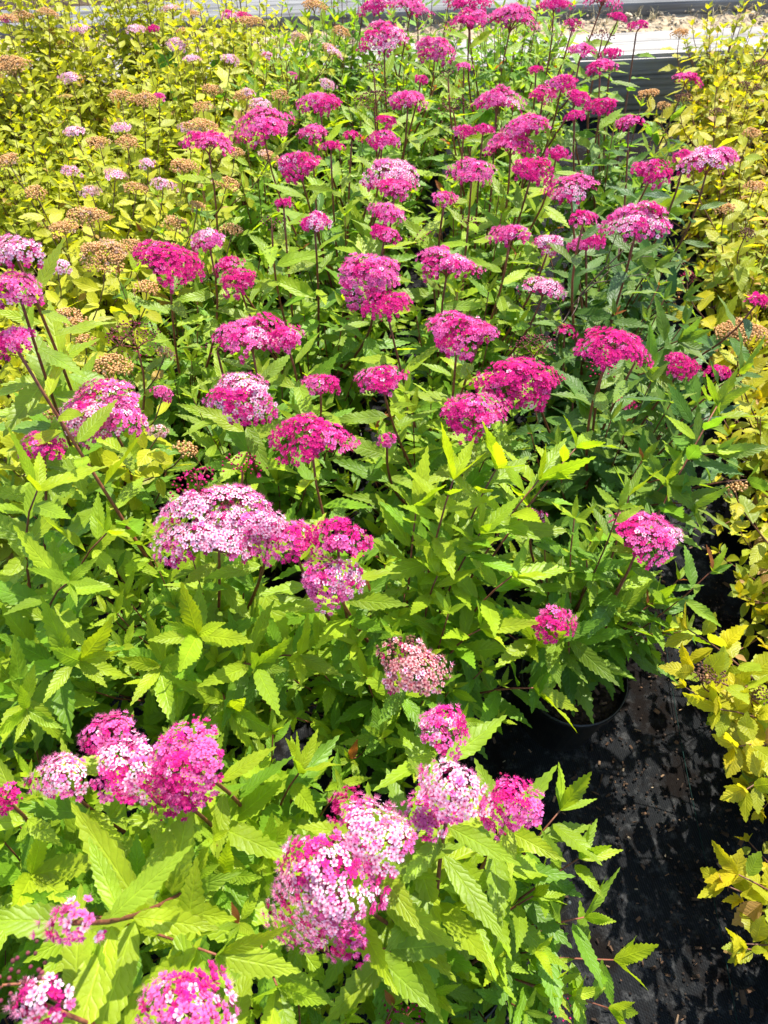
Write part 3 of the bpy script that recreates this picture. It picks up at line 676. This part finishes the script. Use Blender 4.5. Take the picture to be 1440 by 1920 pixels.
LABELS = {
 'visible_pot': 'spirea whose black plastic pot stands open to view beside the dark fabric aisle',
 'corner': 'leafy spirea with pale cut stems sprawling over the bark strewn edge of the aisle',
 'centre': 'bushy golden green spirea with large serrated leaves beside the plant in the visible pot',
 'front_mid': 'spirea carrying the pale pink and white heads above the sprawling cut stems',
 'pale_dome': 'spirea topped by the large pale pink and white dome beside a deep magenta head',
 'front_left': 'spirea carrying a wide patch of joined pink heads in front of tall reddish stems',
 'tall_left': 'tall spirea with thick reddish stems and big drooping leaves at the edge of the bed'}
def build_plant(p, idx):
    g = np.random.default_rng(1000 + idx)
    k = p.kind; dist = math.hypot(p.base[0], p.base[1])
    if p.key in LABELS: lab, grp = LABELS[p.key], 'magenta spireas in the main bed'
    elif p.key == 'row0':
        lab, grp = 'golden green spirea at the near end of the main bed, %s from the aisle' % p.ordn, 'spireas at the end of the main bed'
    else:
        ORD = ['', 'first', 'second', 'third', 'fourth', 'fifth', 'sixth', 'seventh', 'eighth', 'ninth', 'tenth', 'eleventh']
        where = ', %s row from the pale timber, %s from the aisle' % (ORD[p.rowcol[0]], ORD[p.rowcol[1]])
        if k == 'A':
            lab = ('dark green' if p.tone > .55 else 'yellow green') + ' spirea with magenta heads' + where; grp = 'magenta spireas in the main bed'
        elif k == 'B':
            st = [h[2] for h in p.heads]
            lab = ('golden spirea with faded pink heads' if 'S' in st else 'golden spirea with tan heads' if st else 'golden spirea without heads') + where; grp = 'small leaved golden spireas behind the main bed'
        else:
            lab = ('yellow green spirea bush' if p.base[1] < .75 else 'bright yellow spirea bush') + where; grp = 'yellow spireas across the aisle'
    nm = {'A': 'potted_spirea', 'B': 'potted_golden_spirea', 'C': 'potted_yellow_spirea'}[k]
    e = link(nm, None, None, Matrix.Translation(p.base), None, lab, 'potted plant', grp)
    e.empty_display_size = .05
    rz = Matrix.Rotation(g.uniform(0, 6.28), 4, 'Z')
    link('pot', POT, e, rz); link('soil', SOIL[idx % 3], e, rz)
    base = p.base; soil = base + [0, 0, .148]
    H = p.h or plants_h[k] * g.uniform(.95, 1.05)
    leaves = []          # (pos, frame, length, colour, variant)
    LL = {'A': .070, 'B': .045, 'C': .052}[k]
    inter = {'A': .023, 'B': .015, 'C': .018}[k]
    def leafy(path, f0, f1, scale, tipf, dens=1.0):
        d = np.linalg.norm(np.diff(path, axis=0), axis=1); cum = np.concatenate([[0], np.cumsum(d)]); L = cum[-1]
        s = f0 * L; a = g.uniform(0, 6.28)
        while s < f1 * L:
            j = min(len(path) - 2, max(0, np.searchsorted(cum, s) - 1)); t = (s - cum[j]) / (d[j] + 1e-9)
            q = path[j] * (1 - t) + path[j + 1] * t; tan = unit(path[j + 1] - path[j]); fr = s / L
            a += 2.39996 + g.normal(0, .3)
            A = frame(tan); out = A[:, 0] * math.cos(a) + A[:, 1] * math.sin(a)
            rise = (.08 + .75 * fr ** 3 + g.normal(0, .22)) if tipf else (.02 + .30 * fr + g.normal(0, .2))
            dr = unit(out + np.array([0, 0, 1]) * rise)
            size = LL * scale * g.uniform(.72, 1.12) * (1 - (.55 * tipf if tipf else .35) * max(0, (fr - .7) / .3) ** 1.5) * (.75 + .25 * min(1, fr * 2))
            up = unit(np.array([0, 0, 1.0]) + .35 * tan + g.normal(0, .28, 3))
            z = unit(up - dr * up.dot(dr)); y = np.cross(z, dr)
            hf = min(1, max(0, (q[2] - .16) / (H - .05))) ** 1.2
            leaves.append((q + dr * .004, np.stack([dr, y, z], 1), size, leaf_colour(k, min(1, hf * .75 + .25 * fr), p.tone, g)))
            s += inter * dens * g.uniform(.75, 1.25) * (1 - .45 * max(0, fr - .75) / .25 * tipf)
        if tipf:      # rosette of small young leaves at the tip
            for m_ in range(4):
                a += 2.4; A = frame(unit(path[-1] - path[-2])); dr = unit((A[:, 0] * math.cos(a) + A[:, 1] * math.sin(a)) * .8 + A[:, 2] * g.uniform(.5, 1.3))
                up = unit(A[:, 2] + g.normal(0, .15, 3)); z = unit(up - dr * up.dot(dr) + 1e-6); y = np.cross(z, dr)
                c = leaf_colour(k, 1, p.tone * .7, g)
                if k == 'A' and tipf == 1 and g.random() < .025: c = np.array([.40, .13, .04])
                leaves.append((path[-1], np.stack([dr, y, z], 1), LL * scale * g.uniform(.3, .62) * (1.5 if tipf < 1 else 1), c))
    # flowering stems
    stemcol = {'A': (.17, .055, .028), 'B': (.13, .07, .035), 'C': (.14, .06, .03)}[k]
    nflo = 0
    for P, Rw, st, wpx in sorted(p.heads, key=lambda h: -h[3]):
        lean = (P - base) * [1, 1, 0]
        axis = unit(np.array([0, 0, 1.0]) + lean * .9 + np.append(g.normal(0, .10, 2), 0) + np.array([0, -.04, 0]))
        Ry = Rw * (g.uniform(.84, 1.0) if P[1] < .45 else g.uniform(.66, .86))
        single = 300 - nflo if (wpx >= 95 and P[1] < 1.0) else 0
        if single: nflo += min(single, math.pi * Rw * Ry * 1.62 / (.0071 ** 2 * .82))
        nflo = min(300, int(nflo))
        foot = make_head(e, base, P, axis, Rw, Ry, st, g, single, wpx < 70)
        a = g.uniform(0, 6.28); b0 = soil + np.array([math.cos(a), math.sin(a), 0]) * g.uniform(.005, .035)
        hgt = foot[2] - b0[2]
        path = bez(b0, b0 + [lean[0] * .15, lean[1] * .15, hgt * .45], foot - axis * hgt * .42 + np.append(g.normal(0, .012, 2), 0), foot, 12)
        kn = np.array([0.0028 - .0013 * t for t in np.linspace(0, 1, 12)]) * (1.15 if k == 'A' else .7)
        acc = Acc(); V, T = tube(path - base, kn, 6); acc.add(V, T, np.array(stemcol) * g.uniform(.8, 1.4))
        link('stem', acc.mesh('stem', (M_STEM,)), e)
        big = 1.3 if p.key == 'tall_left' else (1.15 if k == 'A' and dist < 1.15 else 1.0)
        leafy(path, .30, .95, big * g.uniform(1.05, 1.28), 0)
    # leafy shoots that fill the bush
    acc = Acc()
    ns = int({'A': 36, 'B': 60, 'C': 42}[k] * p.fill)
    if k == 'A' and dist < .8: ns = int(ns * 1.3)
    for i in range(ns):
        r = p.rad * math.sqrt((i + .5) / ns) * g.uniform(.85, 1.15); a = i * 2.39996 + idx
        if p.open and math.sin(a) < .05: continue
        hh = H * g.uniform(.66, 1.08) * (1 - .30 * (r / p.rad) ** 2)
        tip = base + [r * math.cos(a), r * math.sin(a), hh]
        b0 = soil + np.array([math.cos(a), math.sin(a), 0]) * g.uniform(.01, .05)
        path = bez(b0, b0 + [0, 0, (hh - .15) * .4], tip - np.array([math.cos(a) * r * .2, math.sin(a) * r * .2, (hh - .15) * .4]), tip, 8)
        V, T = tube(path - base, np.linspace(.0018, .0009, 8), 4); acc.add(V, T, np.array(stemcol) * g.uniform(.7, 1.5))
        leafy(path, .22, .97, g.uniform(.72, .98) * (1.1 if k == 'A' and dist < 1.0 else 1), 1)
        if g.random() < .5:      # low side shoot
            a2 = a + g.normal(0, .5); q = path[3]; t2 = q + np.array([math.cos(a2) * .07, math.sin(a2) * .07, .05])
            pa = bez(q, q + [0, 0, .02], t2 - [0, 0, .02], t2, 5); V, T = tube(pa - base, np.linspace(.0012, .0007, 5), 4); acc.add(V, T, np.array(stemcol))
            leafy(pa, .2, .97, g.uniform(.6, .8), 1)
    for ex in p.extra:
        tip = at(*ex)[0]; dv = (tip - base) * [1, 1, 0]
        b0 = soil + unit(dv) * .03; hh = tip[2] - b0[2]
        path = bez(b0, b0 + dv * .15 + [0, 0, hh * .5], tip - dv * .35 - [0, 0, hh * .12], tip, 9)
        V, T = tube(path - base, np.linspace(.0026, .001, 9), 5); acc.add(V, T, np.array(stemcol) * g.uniform(.7, 1.3))
        leafy(path, .32, .97, g.uniform(1.15, 1.4) if k == 'A' else 1.1, .45, .7)
    link('twigs', acc.mesh('twigs', (M_STEM,)), e, None, 'stuff')
    # leaves: the ones that show are objects, the rest one mass
    leaves.sort(key=lambda q: -(q[0][2] - base[2]) - .6 * q[2])
    nmax = 300 if dist < .95 else (220 if dist < 1.5 else 130)
    if k == 'B': nmax = 150 if dist < 1.6 else 100
    if k == 'C': nmax = 220 if dist < 1.2 else 130
    for pos, Fm, s, c in leaves[:nmax]:
        v = int(g.integers(len(LMESH[k]))); rel = pos - base
        wS = s * g.uniform(.88, 1.12); hS = s * g.uniform(.3, 1.25)
        Q = Fm * np.array([s, wS, hS])
        link('leaf', LMESH[k][v], e, Matrix([[*Q[0], rel[0]], [*Q[1], rel[1]], [*Q[2], rel[2]], [0, 0, 0, 1]]), color=c)
    acc = Acc()
    for pos, Fm, s, c in leaves[nmax:]:
        V, T, C, U = (LEAF if dist < .9 else LOW)[k][int(g.integers(2))]
        acc.add((V * s) @ Fm.T + (pos - base), T, C * c, U)
    if acc.n: link('foliage', acc.mesh('foliage', (M_SMALL if k == 'B' else M_LEAF,)), e, None, 'stuff')
    return e, len(leaves)

tot = 0
EMP = {}
for i, p in enumerate(plants):
    e, n = build_plant(p, i); tot += n
    if p.key: EMP[p.key] = (e, p)
    if p.kind == 'A' and p.rowcol == (6, 1): EMP['twiggy'] = (e, p)
print('plants', len(plants), 'leaves', tot, 'objects', len(bpy.data.objects))

# pale cut stems on the corner plant
e, p = EMP['corner']
acc_pts = [(at(850, 1815, .20)[0], at(895, 1745, .33)[0], .0042), (at(1010, 1760, .18)[0], at(1068, 1692, .28)[0], .0036)]
for a, b, r in acc_pts:
    b0 = p.base + [0.02, 0, .15]
    path = bez(b0, b0 * .6 + a * .4, a, b, 8); acc = Acc()
    V, T = tube(path - p.base, np.full(8, r), 7); C = np.tile(np.array([[.10, .065, .045]]), (len(V), 1)); C[-1:] = (.55, .50, .42); acc.add(V, T, C)
    link('cut_stem', acc.mesh('cut_stem', (M_STEM,)), e, None, None, 'bare brown stem with a pale pruned end')

# a dead bare branch rising out of a dark green plant beside the aisle
e, p = EMP['twiggy']
acc = Acc()
b0 = p.base + [0, 0, .15]
tw = [at(980, 650, .42)[0], at(1060, 570, .52)[0], at(1190, 450, .62)[0]]
main = bez(b0, tw[0], tw[1], tw[2], 14)
V, T = tube(main - p.base, np.linspace(.0026, .0009, 14), 6); acc.add(V, T, np.array([.10, .055, .04]))
g = np.random.default_rng(77)
for j in range(4, 13):
    q = main[j]
    for _ in range(1 + (j % 2)):
        d = unit(np.array([g.normal(0, 1), g.normal(0, 1), g.uniform(.1, .9)])); L_ = g.uniform(.04, .10)
        pa = bez(q, q + d * L_ * .4, q + d * L_ * .7 + [0, 0, .01], q + d * L_ + g.normal(0, .01, 3), 5)
        V, T = tube(pa - p.base, np.linspace(.0011, .0005, 5), 4); acc.add(V, T, np.array([.12, .07, .055]))
link('dead_branch', acc.mesh('dead_branch', (M_STEM,)), e, None, None, 'bare brown dead branch with thin twigs')

# broad leaved weed among the small leaved plants
def weed(name, label, cat, px, n, size, cols, seed, mtl=M_LEAF, rise=1.2):
    g = np.random.default_rng(seed)
    b = np.array(px, float); e = link(name, None, None, Matrix.Translation(b), None, label, cat)
    for i in range(n):
        a = i * 2.4 + g.uniform(0, .6); L_ = size * g.uniform(.7, 1.15)
        tip = np.array([math.cos(a) * .05, math.sin(a) * .05, .22 + .05 * g.random()])
        dr = unit(np.array([math.cos(a), math.sin(a), rise * g.uniform(.5, 1.3)])); up = unit(np.array([0, 0, 1.]) - dr * .2)
        z = unit(up - dr * up.dot(dr)); Q = np.stack([dr, np.cross(z, dr), z], 1) * [L_, L_ * .8, L_ * .8]
        acc = Acc(); V, T = tube(bez(np.zeros(3), np.array([0, 0, .08]), tip * [.5, .5, .7], tip + dr * .01, 6), np.linspace(.003, .0015, 6), 5); acc.add(V, T, np.array([.15, .22, .04]))
        st = link('leaf_stalk', acc.mesh('leaf_stalk', (M_STEM,)), e)
        c = np.array(cols) * g.uniform(.8, 1.2)
        link('leaf', LMESH['C'][i % 6], e, Matrix([[*Q[0], tip[0]], [*Q[1], tip[1]], [*Q[2], tip[2]], [0, 0, 0, 1]]), color=c)
b = at(385, 200, .30)[0]; weed('dock_weed', 'weed with long broad upright green leaves among the golden spireas', 'weed', (b[0], b[1], .006), 7, .22, (.14, .36, .03), 4, rise=1.6)
b = at(575, 150, .34)[0]; weed('dock_weed', 'weed with wide spreading pale green leaves beside the magenta spireas', 'weed', (b[0], b[1], .006), 5, .17, (.24, .42, .06), 9, rise=.35)

# white plant label pushed into the soil of the sprawling plant
p = EMP['corner'][1]
acc = Acc(); S = BOX * [.016, .0012, .15]; S[:2, 0] *= .5
S = S @ np.array([[1, 0, 0], [0, .97, -.24], [0, .24, .97]]).T @ rotz(.35).T + [0, 0, .075]
acc.add(S, BT, np.array([.75, .75, .72]))
link('plant_label', acc.mesh('plant_label', (M_LITTER,), False), None, Matrix.Translation((p.base[0] - .045, p.base[1] - .035, .135)), None, 'narrow white plastic plant label stuck in the soil of the sprawling spirea', 'plant label')

# low scrub on the bare earth beyond the far timber
def scrub(px, size, col, label, seed):
    g = np.random.default_rng(seed); b = np.array(px, float); e = link('low_shrub', None, None, Matrix.Translation(b), None, label, 'shrub', 'scrub on the bare earth')
    ac, lf = Acc(), Acc()
    for i in range(16):
        a = g.uniform(0, 6.28); r = size * math.sqrt(g.random()); tip = np.array([r * math.cos(a), r * math.sin(a), size * g.uniform(.5, 1.3)])
        pa = bez(np.zeros(3), tip * [.1, .1, .5], tip * [.7, .7, .8], tip, 6); V, T = tube(pa, np.linspace(.003, .001, 6), 4); ac.add(V, T, np.array([.10, .06, .04]))
        for q in pa[2:]:
            for _ in range(5):
                V, T, C, U = LOW['B'][int(g.integers(2))]
                lf.add((V * g.uniform(.02, .045)) @ frame(unit(g.normal(0, .6, 3) + [0, 0, .8])).T @ rotz(g.uniform(0, 6.28)).T + q, T, C * np.array(col) * g.uniform(.6, 1.3), U)
    link('stems', ac.mesh('stems', (M_STEM,)), e, None, 'stuff'); link('foliage', lf.mesh('foliage', (M_SMALL,)), e, None, 'stuff')
scrub((-.85, 4.05, .10), .14, (.18, .07, .05), 'low reddish brown shrub on bare earth beyond the far timber', 1)
scrub((-1.55, 3.95, .10), .18, (.10, .13, .04), 'dull green shrub on bare earth beyond the short grey timber', 2)
scrub((-.15, 4.15, .10), .12, (.28, .34, .04), 'small yellow green shrub on bare earth beyond the long grey timber', 3)
